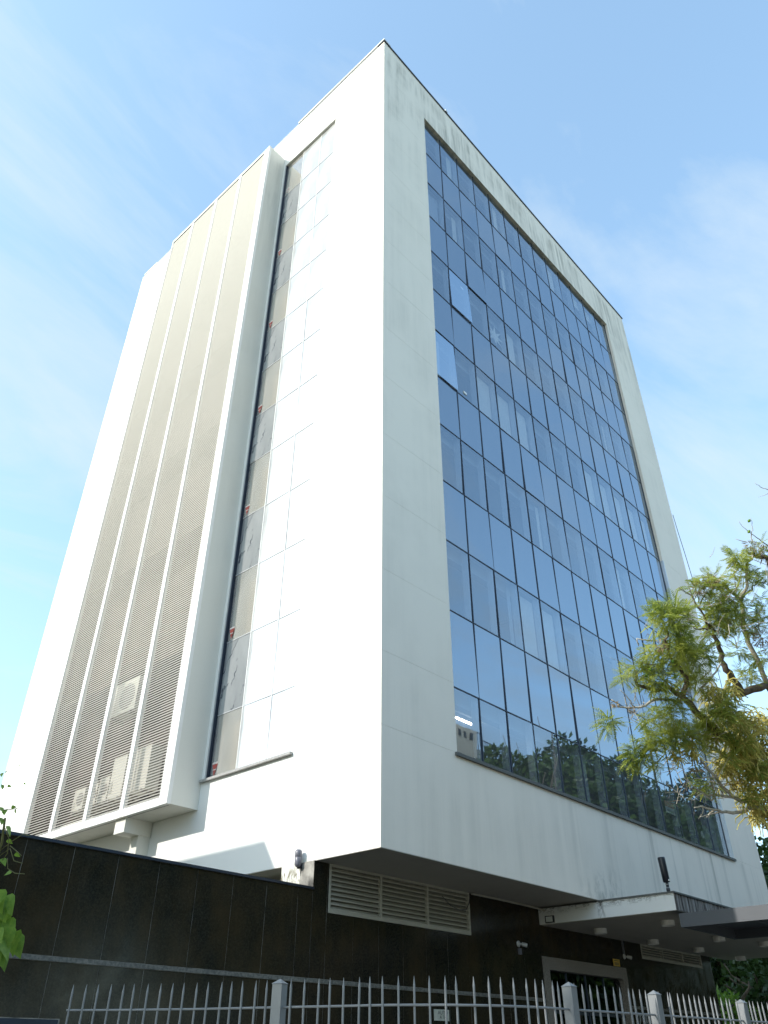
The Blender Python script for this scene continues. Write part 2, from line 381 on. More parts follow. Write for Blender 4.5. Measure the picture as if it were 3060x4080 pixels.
# sunny side (faces -X)
YS0, YS1 = 2.08, 4.47
BX0, BX1, BZ0, BZ1, BX = 4.55, 10.05, 5.285, 26.5, -.665
box('side_wall', M['wall_l'], B, 0, T, T, YS0, Z0, ZT)
box('side_wall', M['wall_l'], B, 0, T, YS0, BX1, ZR[0], ZT)
box('side_wall', M['wall_l'], B, 0, T, YS0, BX1, Z0, ZR[-1])
box('side_wall', M['wall_l'], B, 0, T, YS1, BX0+.06, ZR[-1], ZR[0])
box('side_wall', M['wall_l'], B, 0, T, BX1-.05, D, Z0, ZT)
box('rear_wall', M['wall_l'], B, .0, W, D-T+.2, D+.2, Z0, ZT)
box('flank_wall', M['wall_r'], B, W-T, W, T, D, Z0, ZT)
box('roof_slab', M['ceil'], B, T, W-T, T, D, 27.3, 27.5)
# copings
box('coping', M['coping'], B, -.03, W+.03, -.035, .24, ZT, ZT+.055)
box('coping', M['copew'], B, -.04, .26, -.04, 4.0, ZT+.056, ZT+.12)
box('coping', M['copew'], B, -.02, .26, 4.0, 12.5, ZT, ZT+.03)
box('coping', M['copew'], B, -.03, .26, 12.5, D+.05, ZT, ZT+.07)
box('coping', M['copew'], B, 3.05, 3.16, -.05, .2, ZT+.056, ZT+.13)
# soffit over the recessed ground floor
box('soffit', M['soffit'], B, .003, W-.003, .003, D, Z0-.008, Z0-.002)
box('soffit_deck', M['mortar'], B, T, W-T, T, D, Z0, Z0+.1)
# ---- glazed street front
cw = MB()
cw.box(X1, X2, .14, .19, ZR[0]-.04, ZR[0]); cw.box(X1, X2, .14, .19, ZR[-1], ZR[-1]+.05); cw.box(X1, X1+.03, .14, .19, ZR[-1], ZR[0]); cw.box(X2-.05, X2, .10, .19, ZR[-1], ZR[0])
cwo = cw.build('curtain_wall', M['frame'], B)
VISION = set(range(0, 13, 2))
TILT = {(4, 1): 1.6, (6, 0): 1.4}
GY = .105
rnd = random.Random(3)
for r in range(13):
    for c in range(NC):
        x0, x1, z0, z1 = XC[c]+.008, XC[c+1]-.008, ZR[r+1]+.008, ZR[r]-.008
        cx, cz = (x0+x1)/2, (z0+z1)/2
        mb = MB().box(x0-cx, x1-cx, 0, .012, z0-z1, 0)
        ma = M['glass'] if r in VISION else M['span']
        if (r, c) in TILT: ma = M['glass_t']
        me = mb.mesh('pane', ma)
        rx = R(TILT[(r, c)]) if (r, c) in TILT else R(rnd.gauss(0, .30))
        link('pane', me, cwo, (cx, GY, z1), (-abs(rx) if (r, c) in TILT else rx, 0, R(rnd.gauss(0, .30))))
for c in range(NC+1):
    x = XC[c]
    box('mullion', M['frame'], cwo, x-.0085, x+.0085, GY-.014, GY+.02, ZR[-1], ZR[0])
for r in range(1, 13):
    box('transom', M['frame'], cwo, X1, X2, GY-.011, GY+.018, ZR[r]-.010, ZR[r]+.010)
for c in range(NC+1):
    x = XC[c]
    box('inner_mullion', M['alui'], B, max(x-.035, X1+.001), min(x+.035, X2-.001), GY+.03, GY+.17, ZR[-1]+.01, ZR[0]-.01)
# spandrel backs, ceilings and floors (one storey per pair of rows)
for r in sorted(VISION):
    zt, zb = ZR[r], ZR[r+1]
    ztop = ZR[r-1] if r else ZR[0]+.9
    box('ceiling_slab', M['ceil'], B, T+.25, W-T-.01, .33, 7.6, zt+.12, zt+.30)
    if r+2 <= 13: box('floor_slab', M['infloor'], B, T+.25, W-T-.01, .33, 7.6, ZR[min(r+2, 13)]+.31, ZR[min(r+2, 13)]+.42) if r < 12 else box('floor_slab', M['infloor'], B, T+.25, W-T-.01, .33, 7.6, 4.9, 5.0)
    if r < 12: box('spandrel_back', M['inwall'], B, X1, X2, .31, .325, zb-1.3, zb-.05)
    box('edge_beam', M['alui'], B, X1, X2, .34, .50, zt-.18, zt+.119)
box('office_wall', M['inwall'], B, T+.25, W-T-.01, 7.61, 7.75, 5.0, 27.2)
box('office_wall', M['inwall'], B, 6.05, 6.2, .55, 7.6, 5.0, 27.2)
# roller blinds behind the glass: (row, col, drop fraction, left fraction, right fraction, material)
BL = [(6, 2, 1, .15, 1, 'blind'), (6, 3, 1, 0, 1, 'blind'), (6, 4, 1, 0, .92, 'blind'), (4, 4, 1, .1, .8, 'blind'), (6, 0, 1, 0, .55, 'blind'),
      (6, 8, 1, .15, 1, 'blind'), (6, 9, 1, 0, 1, 'blind'), (6, 10, 1, 0, 1, 'blind'), (6, 11, 1, 0, 1, 'blind'), (6, 12, 1, 0, .9, 'blind'),
      (8, 9, 1, .1, .7, 'blind'), (8, 11, .95, .3, .5, 'blind'), (8, 12, .95, .1, .9, 'blindg'), (10, 3, 1, .1, 1, 'blind'), (10, 4, 1, 0, .95, 'blind'), (10, 2, 1, .82, .98, 'blindg'),
      (0, 1, 1, .65, .95, 'blind'), (2, 1, 1, .7, .95, 'blind'), (0, 4, 1, .55, .8, 'blind'), (2, 4, 1, .6, .8, 'blind'), (0, 8, .9, .1, .9, 'blind'), (0, 12, .9, 0, .9, 'blindg'), (0, 10, .3, 0, 1, 'blind'), (0, 11, .3, 0, 1, 'blind'),
      (8, 4, 1, .8, .97, 'blind'), (12, 5, 1, .3, .55, 'blindg'), (12, 12, 1, .5, 1, 'blindg'), (4, 10, .8, .8, .95, 'blind'), (4, 11, .9, .1, .25, 'blind'), (2, 0, 1, .1, .95, 'blindg')]
for r, c, dz, a, b_, m in BL:
    x0, x1 = XC[c]+.045, XC[c+1]-.045; w = x1-x0
    box('blind', M[m], B, x0+a*w, x0+b_*w, .285, .292, ZR[r]-.06-(ZR[r]-ZR[r+1]-.1)*dz, ZR[r]-.06)
box('sill', M['sill'], B, X1-.06, X2+.03, -.05, .16, ZR[-1]-.055, ZR[-1]-.001)
box('jamb_frame', M['alu'], B, X2-.001, X2+.05, -.004, .12, ZR[-1], ZR[-1]+9.0)
MB().tube([(W+.02, -.03, 17.6), (W+.06, -.04, 16.9), (W+.20, -.04, 16.0), (W+.33, -.04, 14.9), (W+.42, -.04, 13.6), (W+.44, -.04, 11.5), (W+.30, -.04, 9.0), (W+.03, -.03, 7.5)], .011, 5).build('service_cable', M['black'], B)
# paper star hung behind the glass, stickers
st = MB()
for k in range(8):
    a = 2*math.pi*k/8; b_ = 2*math.pi*(k+.5)/8; a0 = 2*math.pi*(k-.5)/8
    st.poly([(5.05, .24, 18.75), (5.05+.16*math.cos(a0), .25, 18.75+.16*math.sin(a0)), (5.05+.42*math.cos(a), .23, 18.75+.42*math.sin(a)), (5.05+.16*math.cos(b_), .25, 18.75+.16*math.sin(b_))])
st.build('paper_star', M['blind'], B)
box('pane_label', M['white'], B, 3.04, 3.16, .095, .103, 14.97, 15.05)
box('pane_label', M['white'], B, 3.30, 3.40, .095, .103, 19.15, 19.22)
MB().lathe((12.02, .13, 6.19), [(.09, 0), (.09, .004)], (0, 1, 0), 24).build('round_sticker', M['paper'], B)
# ---- glazed strip on the sunny side
sw = MB().box(.15, .19, YS0, YS1, ZR[0]-.04, ZR[0]).box(.15, .19, YS0, YS0+.03, ZR[-1], ZR[0]).box(.11, .19, YS1-.05, YS1, ZR[-1], ZR[0])
swo = sw.build('side_glazing', M['frame'], B)
YC = [2.085, 2.81, 3.64, 4.42]
for r in range(13):
    for c in range(3):
        y0, y1, z0, z1 = YC[c]+.008, YC[c+1]-.008, ZR[r+1]+.008, ZR[r]-.008
        cy = (y0+y1)/2
        me = MB().box(0, .012, y0-cy, y1-cy, z0-z1, 0).mesh('pane', M['lglass'] if (r in VISION and c == 2) else (M['lspan'] if c == 2 else M['lglare']))  # outer columns carry painted glare, the one beside the screen is kept darker
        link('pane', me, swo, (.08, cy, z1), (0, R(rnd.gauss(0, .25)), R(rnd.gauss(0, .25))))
for c in range(4): box('mullion', M['copew'] if c < 3 else M['frame'], swo, .070, .1, YC[c]-.008, YC[c]+.008, ZR[-1], ZR[0])
for r in range(1, 13): box('transom', M['alui'], swo, .071, .1, YC[0], YC[3], ZR[r]-.007, ZR[r]+.007)
box('mullion', M['frame'], swo, .02, .11, 4.433, 4.468, ZR[-1], ZR[0])
box('mullion', M['alu'], swo, .01, .019, 4.446, 4.456, ZR[-1], ZR[0])
for r in sorted(VISION):
    zt, zb = ZR[r], ZR[r+1]
    box('blind', M['blind'], B, .27, .28, YC[0]+.05, YC[1]-.04, zb+.02, zt-.06)
    box('blind', M['blind'], B, .27, .28, YC[1]+.04, YC[2]-.05, zb+.02, zt-.06)
    box('blind', M['blind'], B, .30, .31, YC[2]+.05+.18, YC[3]-.05, zb+.02, zt-.12)
    box('inner_frame', M['blind'], B, .16, .24, YC[3]-.07, YC[3]-.02, zb, zt)
    # red access-window sticker
    s_ = MB().poly([(.073, 4.37, zb+.28), (.073, 4.22, zb+.28), (.073, 4.295, zb+.05)])
    so = s_.build('window_sticker', M['red'], B)
    box('sticker_band', M['pink'], so, .071, .0735, 4.225, 4.37, zb+.285, zb+.32)
    box('sticker_band', M['pink'], so, .0705, .0725, 4.25, 4.34, zb+.17, zb+.19)
box('side_room_wall', M['inwall'], B, .445, .46, YS0, 11, 5.0, 27.2)
box('sill', M['sill_l'], B, -.07, .12, YS0-.06, YS1+.06, ZR[-1]-.045, ZR[-1]-.001)

# ---- louvred screen
scr = MB()
scr.box(BX+.001, -.001, BX0, BX0+.05, BZ0, BZ1)                       # side panel
scr.box(BX+.001, -.001, BX1-.05, BX1, BZ0, BZ1)
scr.box(BX+.03, -.001, BX0+.05, BX1-.05, BZ0, BZ0+.05)                # floor
scr.box(BX+.001, -.001, BX0+.05, BX1-.05, BZ1-.05, BZ1)               # lid
SC = scr.build('louvre_screen', M['cream'], B)
fr = [(BX0-.003, 4.80), (6.005, 6.125), (7.355, 7.475), (8.72, 8.845), (BX1-.06, BX1+.003)]
for a, b_ in fr: box('post', M['white'], SC, BX-.012, BX+.07, a, b_, BZ0-.004, BZ1+.004)
box('rail', M['white'], SC, BX-.006, BX+.06, BX0, BX1, BZ0-.006, 5.425)
box('rail', M['white'], SC, BX-.006, BX+.06, BX0, BX1, BZ1-.12, BZ1+.008)
box('soffit_strip', M['coping'], SC, BX+.10, BX+.112, BX0+.1, BX1, BZ0-.003, BZ0+.01)
bays = [(4.80, 6.005), (6.125, 7.355), (7.475, 8.72), (8.845, BX1-.06)]
PITCH_S = .0551
ns = int((BZ1-.14-5.45)/PITCH_S)
def slat_profile(y0, y1, z, mb):                  # thin blade, steeply raked
    p = [(BX-.002, z+.0180), (BX+.0005, z+.0190), (BX+.0130, z+.0012), (BX+.0112, z)]
    mb.prism([(x, y0, zz) for x, zz in p], (0, y1-y0, 0))
rest = MB()
for (a, b_) in bays:
    me0 = MB(); slat_profile(a-.004, b_+.004, 0, me0); me = me0.mesh('slat', M['slat'])
    for k in range(ns):
        z = 5.445+k*PITCH_S
        if k < 75: link('slat', me, SC, (0, 0, z))
        else: slat_profile(a-.004, b_+.004, z, rest)
ro = rest.build('slats_above', M['slat'], SC); ro['kind'] = 'stuff'
for (a, b_) in bays:                              # uprights the slats clip to
    for y in (a+.06,):
        box('clip_rail', M['acd'], SC, BX+.035, BX+.06, y, y+.05, 5.42, BZ1-.1)
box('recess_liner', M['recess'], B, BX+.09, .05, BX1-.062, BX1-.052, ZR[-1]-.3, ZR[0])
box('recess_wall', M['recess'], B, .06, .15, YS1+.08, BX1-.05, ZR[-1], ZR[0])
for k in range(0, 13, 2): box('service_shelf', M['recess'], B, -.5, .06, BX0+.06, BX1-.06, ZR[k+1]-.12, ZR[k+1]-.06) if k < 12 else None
# tubes / bracket below the screen
box('drain_post', M['cream'], B, -.26, -.001, 5.985, 6.225, 2.5, 5.2)
box('bracket', M['cream'], B, -.60, -.02, 5.95, 6.30, 5.02, 5.284)
# ---- ground floor, street side: granite cladding in the plane y = 1.32
YG = 1.32
def spans_of(rect, skip):
    spans = [rect]
    for (a, b_, c, d) in skip:
        new = []
        for (p, q, u, v) in spans:
            if q <= a or p >= b_ or v <= c or u >= d: new.append((p, q, u, v)); continue
            if p < a: new.append((p, a, u, v))
            if q > b_: new.append((b_, q, u, v))
            p2, q2 = max(p, a), min(q, b_)
            if u < c: new.append((p2, q2, u, c))
            if v > d: new.append((p2, q2, d, v))
        spans = new
    return spans
OPEN = [(.285, 3.755, 3.335, 4.1), (5.94, 9.175, 0, 3.185), (10.04, 13.2, 3.415, 3.71)]
gf = MB()
for (p, q, u, v) in spans_of((-.03, 13.75, 0, Z0-.009), OPEN): gf.box(p, q, YG+.003, YG+.3, u, v)
GFW = gf.build('ground_floor_wall', M['mortar'], B)
def slabs(parent, xs, zs, skip=()):
    for i in range(len(xs)-1):
        for z0, z1 in zs:
            x0, x1 = xs[i]+.0028, xs[i+1]-.0028
            spans = spans_of((x0, x1, z0, z1), skip)
            for (p, q, u, v) in spans:
                if q-p > .01 and v-u > .01:
                    e = random.uniform(-.0012, .0012)
                    box('granite_slab', M['granite'], parent, p, q, YG+e, YG+.03, u, v)
xs_r = [-.032, .262] + [.262+.5655*k for k in range(1, 24)]; xs_r = [x for x in xs_r if x < 13.5] + [13.75]
slabs(GFW, xs_r, [(.02, 1.215), (1.22, 2.442), (2.50, Z0-.011)], OPEN)
box('granite_strip', M['strip'], GFW, -.032, 5.94, YG-.012, YG+.02, 2.447, 2.495)
box('granite_strip', M['strip'], GFW, 9.175, 13.75, YG-.012, YG+.02, 2.447, 2.495)
def grille(x0, x1, z0, z1, nsec, nbl, name):
    g = MB(); t = .035
    g.box(x0, x1, YG-.012, YG+.05, z0, z0+t*1.3).box(x0, x1, YG-.012, YG+.05, z1-t, z1)
    for k in range(nsec+1):
        x = x0+(x1-x0)*k/nsec; a, b_ = (x, x+t) if k == 0 else ((x-t, x) if k == nsec else (x-t/2, x+t/2))
        g.box(a, b_, YG-.011, YG+.05, z0+t*1.3, z1-t)
    o = g.build(name, M['grille'], B)
    box('grille_back', M['gback'], o, x0+.01, x1-.01, YG+.055, YG+.06, z0+.01, z1-.01)
    for s_ in range(nsec):
        a, b_ = x0+(x1-x0)*s_/nsec+t*.8, x0+(x1-x0)*(s_+1)/nsec-t*.8
        h = (z1-z0-t*2.3)/nbl
        for k in range(nbl):
            z = z0+t*1.3+h*k
            MB().prism([(a, YG-.006, z+.002), (a, YG-.006, z+.018), (a, YG+.045, z+h*.9), (a, YG+.045, z+h*.9-.012)], (b_-a, 0, 0)).build('blade', M['grille'], o)
    return o
grille(.29, 3.748, 3.342, Z0-.011, 3, 9, 'ventilation_grille')
grille(10.05, 13.19, 3.42, 3.705, 3, 4, 'ventilation_grille')
MB().tube([(2.9, 1.25, 3.86), (3.1, 1.24, 3.74), (3.35, 1.24, 3.69), (3.55, 1.24, 3.72), (3.66, 1.25, 3.84), (3.72, 1.27, 3.96)], .007, 5).build('loose_cable', M['black'], B)
MB().tube([(3.78, 1.28, 4.0), (4.6, 1.27, 4.0), (5.5, 1.26, 3.99), (5.93, 1.22, 3.97), (5.96, 1.15, 3.94)], .016, 6).build('conduit', M['grille'], B)
# entrance
ef = MB().box(5.945, 9.17, YG-.03, YG+.12, 2.97, 3.18).box(5.945, 6.13, YG-.03, YG+.12, 0, 2.97).box(9.03, 9.17, YG-.03, YG+.12, 0, 2.97)
ef.prism([(9.03, YG-.03, 2.97), (8.9, YG-.03, 2.97), (8.95, YG-.03, 2.955), (8.99, YG-.03, 2.93), (9.015, YG-.03, 2.89), (9.03, YG-.03, 2.84)], (0, .15, 0))
EN = ef.build('entrance_frame', M['frgr'], B)
for k in range(4):
    a = 6.14+k*(2.88/4); box('door_leaf', M['dglass'], EN, a+.01, a+.71, YG+.08, YG+.092, .03, 2.96)
    box('door_rail', M['frame'], EN, a-.012, a+.012, YG+.06, YG+.11, .03, 2.96)
box('door_rail', M['frame'], EN, 6.14, 9.02, YG+.07, YG+.10, 2.28, 2.33)
box('lobby_wall', M['inwall'], B, 5.9, 9.3, 4.2, 4.3, 0, 3.9)
box('lobby_side', M['inwall'], B, 5.8, 5.9, YG+.3, 4.3, 0, 3.9); box('lobby_side', M['inwall'], B, 9.3, 9.4, YG+.3, 4.3, 0, 3.9)
box('door_notice', M['paper'], EN, 8.86, 8.99, YG+.07, YG+.075, 2.16, 2.34)
box('door_notice', M['red'], EN, 8.86, 8.99, YG+.07, YG+.075, 2.05, 2.15)
text('house_number', '230', M['alu'], B, (9.62, YG-.012, 2.24), FRONT, .34, .012)
# concrete slab canopy over the entrance
cs = thing('entrance_slab', 'white concrete slab projecting over the entrance, stained on its street edge', 'canopy')
CSB = box('slab', M['peel'], cs, 5.98, 14.87, -1.488, YG-.002, 3.715, 3.985)
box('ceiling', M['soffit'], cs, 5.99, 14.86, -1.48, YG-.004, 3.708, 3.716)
box('street_edge', M['rust'], cs, 5.984, 14.868, -1.4915, -1.488, 3.716, 3.984)
box('lip', M['sill'], cs, 5.955, 14.9, -1.515, -.002, 3.985, 4.012)
# pier at the corner of the ground floor, parking bay behind it
box('pier', M['pier'], B, -.002, .3, YG+.05, 2.09, 0, Z0+.05)
box('pier_edge', M['white'], B, -.004, .02, YG+.012, YG+.05, 3.6, Z0-.01)
box('bay_wall', M['cream'], B, 3.0, 3.1, 2.1, 13, 0, 3.9)
box('bay_beam', M['cream'], B, .4, .7, 2.1, 13, 3.62, 3.9)
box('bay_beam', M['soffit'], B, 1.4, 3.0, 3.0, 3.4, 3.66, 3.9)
box('recess_floor', M['pave'], B, 0, 14, 1.7, 13, 0, .03)

# ================================================================== boundary wall
BW = thing('boundary_wall', 'black granite boundary wall with pale joints left of the office block', 'wall')
box('wall_core', M['mortar'], BW, -9.0, -.035, YG+.003, YG+.26, 0, 3.615)
xs_l = [-.034, -.319] + [-.319-.587*k for k in range(1, 15)]; xs_l = xs_l[::-1]
slabs(BW, xs_l, [(.02, 1.215), (1.22, 2.442), (2.50, 3.612)], [(-4.7, -3.6, 0, 1.93)])
box('granite_strip', M['strip'], BW, -8.6, -.035, YG-.012, YG+.02, 2.447, 2.495)
box('cap', M['frame'], BW, -9.0, -.034, YG-.03, YG+.29, 3.615, 3.648)
dm = box('service_door', M['frame'], BW, -4.68, -3.62, YG-.008, YG+.02, .02, 1.92)

# ================================================================== steel walkway canopy
wc = thing('walkway_canopy', 'grey steel canopy from the gate to the entrance slab, half in sun', 'canopy')
box('side_beam', M['canopy'], wc, 5.965, 6.03, -6.6, -1.52, 3.44, 3.652)
box('side_beam', M['canopy'], wc, 8.17, 8.235, -6.6, -1.52, 3.44, 3.652)
box('end_beam', M['canopy'], wc, 6.03, 8.17, -1.585, -1.52, 3.442, 3.65)
box('end_beam', M['canopy'], wc, 6.03, 8.17, -6.6, -6.535, 3.442, 3.65)
box('roof_sheet', M['canopyd'], wc, 6.03, 8.17, -6.535, -1.585, 3.60, 3.625)
for y in (-2.6, -3.6, -4.6, -5.6): box('cross_rib', M['canopyd'], wc, 6.03, 8.17, y-.03, y+.03, 3.5, 3.6)
for x in (6.0, 8.2): box('column', M['canopy'], wc, x-.05, x+.05, -6.5, -6.4, 0, 3.44)

# ================================================================== small fittings
DL = [(7.20, .70, 'nearest the square floodlight'), (7.04, -.80, 'nearest the stained slab corner'), (9.55, .76, 'above the yellow sign side of the entrance'), (11.65, .67, 'above the small ventilation grille'), (9.95, -.54, 'half behind the steel canopy'), (14.12, .68, 'last along the granite wall, beside the trees'), (11.52, -.91, 'at the right edge, street side')]
dme = MB().lathe((0, 0, 0), [(.124, 0), (.124, -.085), (.118, -.09), (.105, -.09), (.10, -.03)], (0, 0, 1), 24).mesh('downlight', M['white'], False)
dle = MB().lathe((0, 0, 0), [(.098, -.045), (.05, -.05)], (0, 0, 1), 20).mesh('lens', M['lens'])
for x, y, l in DL:
    o = thing('downlight', 'round white downlight under entrance slab, '+l, 'light', (x, y, 3.708), 'downlights under the entrance slab')
    link('housing', dme, o); link('lens', dle, o)
# siren mast on the slab
o = thing('alarm_sensor', 'tall black cylinder sensor standing on the slab corner', 'sensor', (6.09, -1.36, 4.012))
mb = MB().lathe((0, 0, 0), [(.034, 0), (.034, .07), (.026, .075), (.026, .13), (.034, .135), (.02, .17)], (.0, 0, 1), 14); mb.build('base', M['black'], o, True)
mb = MB().lathe((-.005, 0, .165), [(.045, 0), (.06, .01), (.064, .2), (.066, .40), (.06, .42)], (-.10, .0, 1), 16); mb.build('body', M['black'], o, True)
MB().lathe((-.03, -.058, .195), [(.016, 0), (.010, .012)], (-.3, -1, 0), 10).build('indicator', M['white'], o)
for z in (.075, .13): MB().lathe((0, 0, z), [(.036, 0), (.036, .006)], (0, 0, 1), 14).build('band', M['lightg'], o)
# motion sensor on the pier
o = thing('motion_sensor', 'grey capsule motion sensor on the stained pier with hanging cable', 'sensor', (-.06, 1.62, 3.98))
MB().lathe((-.03, 0, .0), [(.03, -.03), (.052, .0), (.054, .10), (.05, .105), (.055, .11), (.055, .19), (.04, .215)], (0, 0, 1), 16).build('body', M['greyp'], o, True)
MB().box(-.02, .06, -.03, .03, -.05, .02).build('bracket', M['black'], o)
MB().tube([(.02, -.01, -.04), (.03, 0, -.12), (.045, .012, -.25), (.05, .005, -.5)], .006, 5).build('cable', M['black'], o)
# floodlight on the slab side
o = thing('floodlight', 'small square floodlight with black frame on the slab side', 'light', (5.98, 1.066, 3.785))
MB().box(-.04, 0, -.095, .095, -.062, .062).build('housing', M['black'], o); MB().box(-.046, -.039, -.072, .072, -.045, .045).build('lens', M['lens'], o)
# cameras
def cctv(x, z, label, pipe):
    o = thing('security_camera', label, 'camera', (x, YG, z))
    MB().lathe((0, -.002, 0), [(.05, 0), (.055, .012), (.04, .03)], (0, -1, 0), 18).build('base', M['lightg'], o, True)
    MB().tube([(0, -.03, 0), (.03, -.07, -.005), (.05, -.09, -.01)], .014, 8).build('arm', M['lightg'], o)
    MB().lathe((.05, -.08, -.01), [(.028, -.03), (.034, -.02), (.034, .06), (.028, .075)], (.55, -.8, -.25), 16).build('body', M['lightg'], o, True)
    MB().lathe((.05, -.08, -.01), [(.022, .0752), (.02, .079)], (.55, -.8, -.25), 12).build('lens', M['black'], o)
    if pipe: MB().box(-.02, .02, -.03, -.001, .04, pipe).build('conduit', M['greyp'], o)
    else: MB().box(-.02, .05, -.04, -.001, -.17, -.07).build('junction_box', M['greyp'], o)
cctv(5.18, 3.325, 'white security camera on granite left of the entrance frame', 0)
cctv(9.2, 3.40, 'white security camera under a grey pipe by the yellow sign', .30)
o = thing('yellow_sign', 'small yellow warning sign above the entrance frame', 'sign', (8.77, YG-.034, 3.255))
MB().box(-.14, .14, -.004, 0, -.065, .065).build('plate', M['yellow'], o); MB().box(-.10, .10, -.006, -.004, .03, .042).build('print', M['ink'], o)
for z in (-.005, -.022, -.04): MB().box(-.09, .09, -.006, -.004, z, z+.008).build('print', M['ink'], o)
o = thing('paper_notice', 'pale paper notice stuck to the granite behind the fence', 'notice', (2.86, YG-.004, 2.15))
MB().box(-.19, .19, -.003, 0, -.075, .075).build('sheet', M['paper'], o)
text('print', 'AUTO', M['ink'], o, (.03, -.004, .03), FRONT, .075, .0005, 1.2); text('print', 'A 7A', M['ink'], o, (.03, -.004, -.03), FRONT, .065, .0005, 1.2)
o = thing('rental_sign', 'faded orange and grey rental sign reading ALUGO in the lowest window row', 'sign', (10.38, .135, 6.52))
MB().box(-.24, .24, 0, .006, -.13, .02).build('lower_sheet', M['paper'], o); MB().box(-.24, .24, 0, .006, .021, .14).build('upper_sheet', M['orange'], o)
text('lettering', 'ALUGO', M['paper'], o, (0, -.002, .08), FRONT, .12, .0005, 1.0); text('lettering', '9999-5050', M['ink'], o, (0, -.002, -.08), FRONT, .07, .0005, 1.1)
o = thing('ceiling_light', 'lit white fluorescent strip inside the lowest office window at left', 'light', (3.75, 1.1, 7.15))
MB().box(-.42, .42, -.03, .03, -.05, -.0).build('fixture', M['white'], o); MB().box(-.40, .40, -.014, .014, -.078, -.051).build('tube', M['tube'], o)
# condensers behind the louvres
def condenser(y0, y1, z0, z1, label, fan=True):
    o = thing('air_conditioner', label, 'air conditioner', (-.33, (y0+y1)/2, z0), 'condensers behind the louvres')
    h, w = z1-z0, (y1-y0)/2
    MB().box(-.14, .14, -w, w, 0, h).build('casing', M['ac'], o)
    if fan:
        r = min(w*.62, h*.40)
        MB().lathe((-.141, -w*.25, h*.5), [(r, 0), (r*.98, .006), (r*.3, .012)], (-1, 0, 0), 20).build('fan_grille', M['acd'], o)
    MB().box(-.155, -.14, w*.55, w*.9, h*.15, h*.4).build('service_panel', M['ac'], o)
    for y in (-w*.7, w*.7): MB().box(-.16, .16, y-.03, y+.03, -.06, 0).build('foot', M['acd'], o)
condenser(5.70, 6.44, 5.80, 6.65, 'large cream condenser in the first louvre bay, lowest storey', False)
condenser(6.56, 7.05, 5.80, 6.64, 'large cream condenser beside the first post, lowest storey', False)
condenser(7.10, 7.47, 5.80, 6.31, 'small cream condenser left of the second large one')
condenser(7.52, 7.86, 5.80, 6.25, 'small cream condenser just left of the second post')
condenser(8.02, 8.45, 5.80, 6.25, 'leftmost small cream condenser, third louvre bay')
condenser(6.68, 7.70, 7.62, 8.36, 'cream condenser with fan one storey up, second louvre bay')

# ================================================================== picket fence
FN = thing('picket_fence', 'light grey spiked metal fence curving round the corner', 'fence')
TOP, RAILZ = 2.1, 1.915
path = [(-4.68, -.77), (-4.42, -1.15), (-4.12, -1.72), (-3.95, -2.21), (-3.86, -2.50), (-3.68, -2.98), (-3.555, -3.37), (-3.32, -3.69), (-3.03, -3.91), (-2.70, -4.03), (-2.42, -4.06), (-2.135, -4.055), (-1.26, -4.10), (-.80, -4.125), (.99, -4.20), (2.8, -4.28), (5.2, -4.38)]
pp = [Vector((x, y, 0)) for x, y in path]
L = [0]
for i in range(1, len(pp)): L.append(L[-1]+(pp[i]-pp[i-1]).length)
def on(s):
    for i in range(1, len(L)):
        if s <= L[i]: t = (s-L[i-1])/(L[i]-L[i-1]); return pp[i-1].lerp(pp[i], t), (pp[i]-pp[i-1]).normalized()
    return pp[-1], (pp[-1]-pp[-2]).normalized()
pk = MB(); w = .0088
pk.tube([(0, 0, .08), (0, 0, TOP-.07)], w, 8); pk.v[-8:] = pk.v[-8:]
pk.lathe((0, 0, TOP-.07), [(w, 0), (w*1.05, .008), (.0015, .07)], (0, 0, 1), 8)
pkm = pk.mesh('picket', M['fence'], False)
posts = [L[4], L[11], L[13], L[14], L[15]]
s = .02; sp = .112
while s < L[-1]:
    if all(abs(s-q) > .062 for q in posts):
        p, d = on(s); link('picket', pkm, FN, p, (R(random.gauss(0, .25)), R(random.gauss(0, .25)), math.atan2(d.y, d.x)))
    s += sp
for z in (RAILZ, .35):
    a = 0
    for q in posts+[L[-1]]:
        k = max(2, int((q-a)/.12)); pts = [on(a+(q-a)*i/k)[0]+Vector((0, 0, z)) for i in range(k+1)]
        MB().tube(pts, .0085, 6).build('rail', M['fence'], FN); a = q
for q in posts:
    p, d = on(q); an = math.atan2(d.y, d.x); h = .043
    me = MB().box(-h, h, -h, h, 0, TOP-.03)
    o = link('post', me.mesh('post', M['fence']), FN, p, (0, 0, an))
    c = MB(); z = TOP-.029; n = 0
    c.v += [(-h-.006, -h-.006, z), (h+.006, -h-.006, z), (h+.006, h+.006, z), (-h-.006, h+.006, z), (0, 0, z+.035)]; c.f += [(0, 1, 4), (1, 2, 4), (2, 3, 4), (3, 0, 4), (3, 2, 1, 0)]
    link('cap', c.mesh('cap', M['fence']), o)

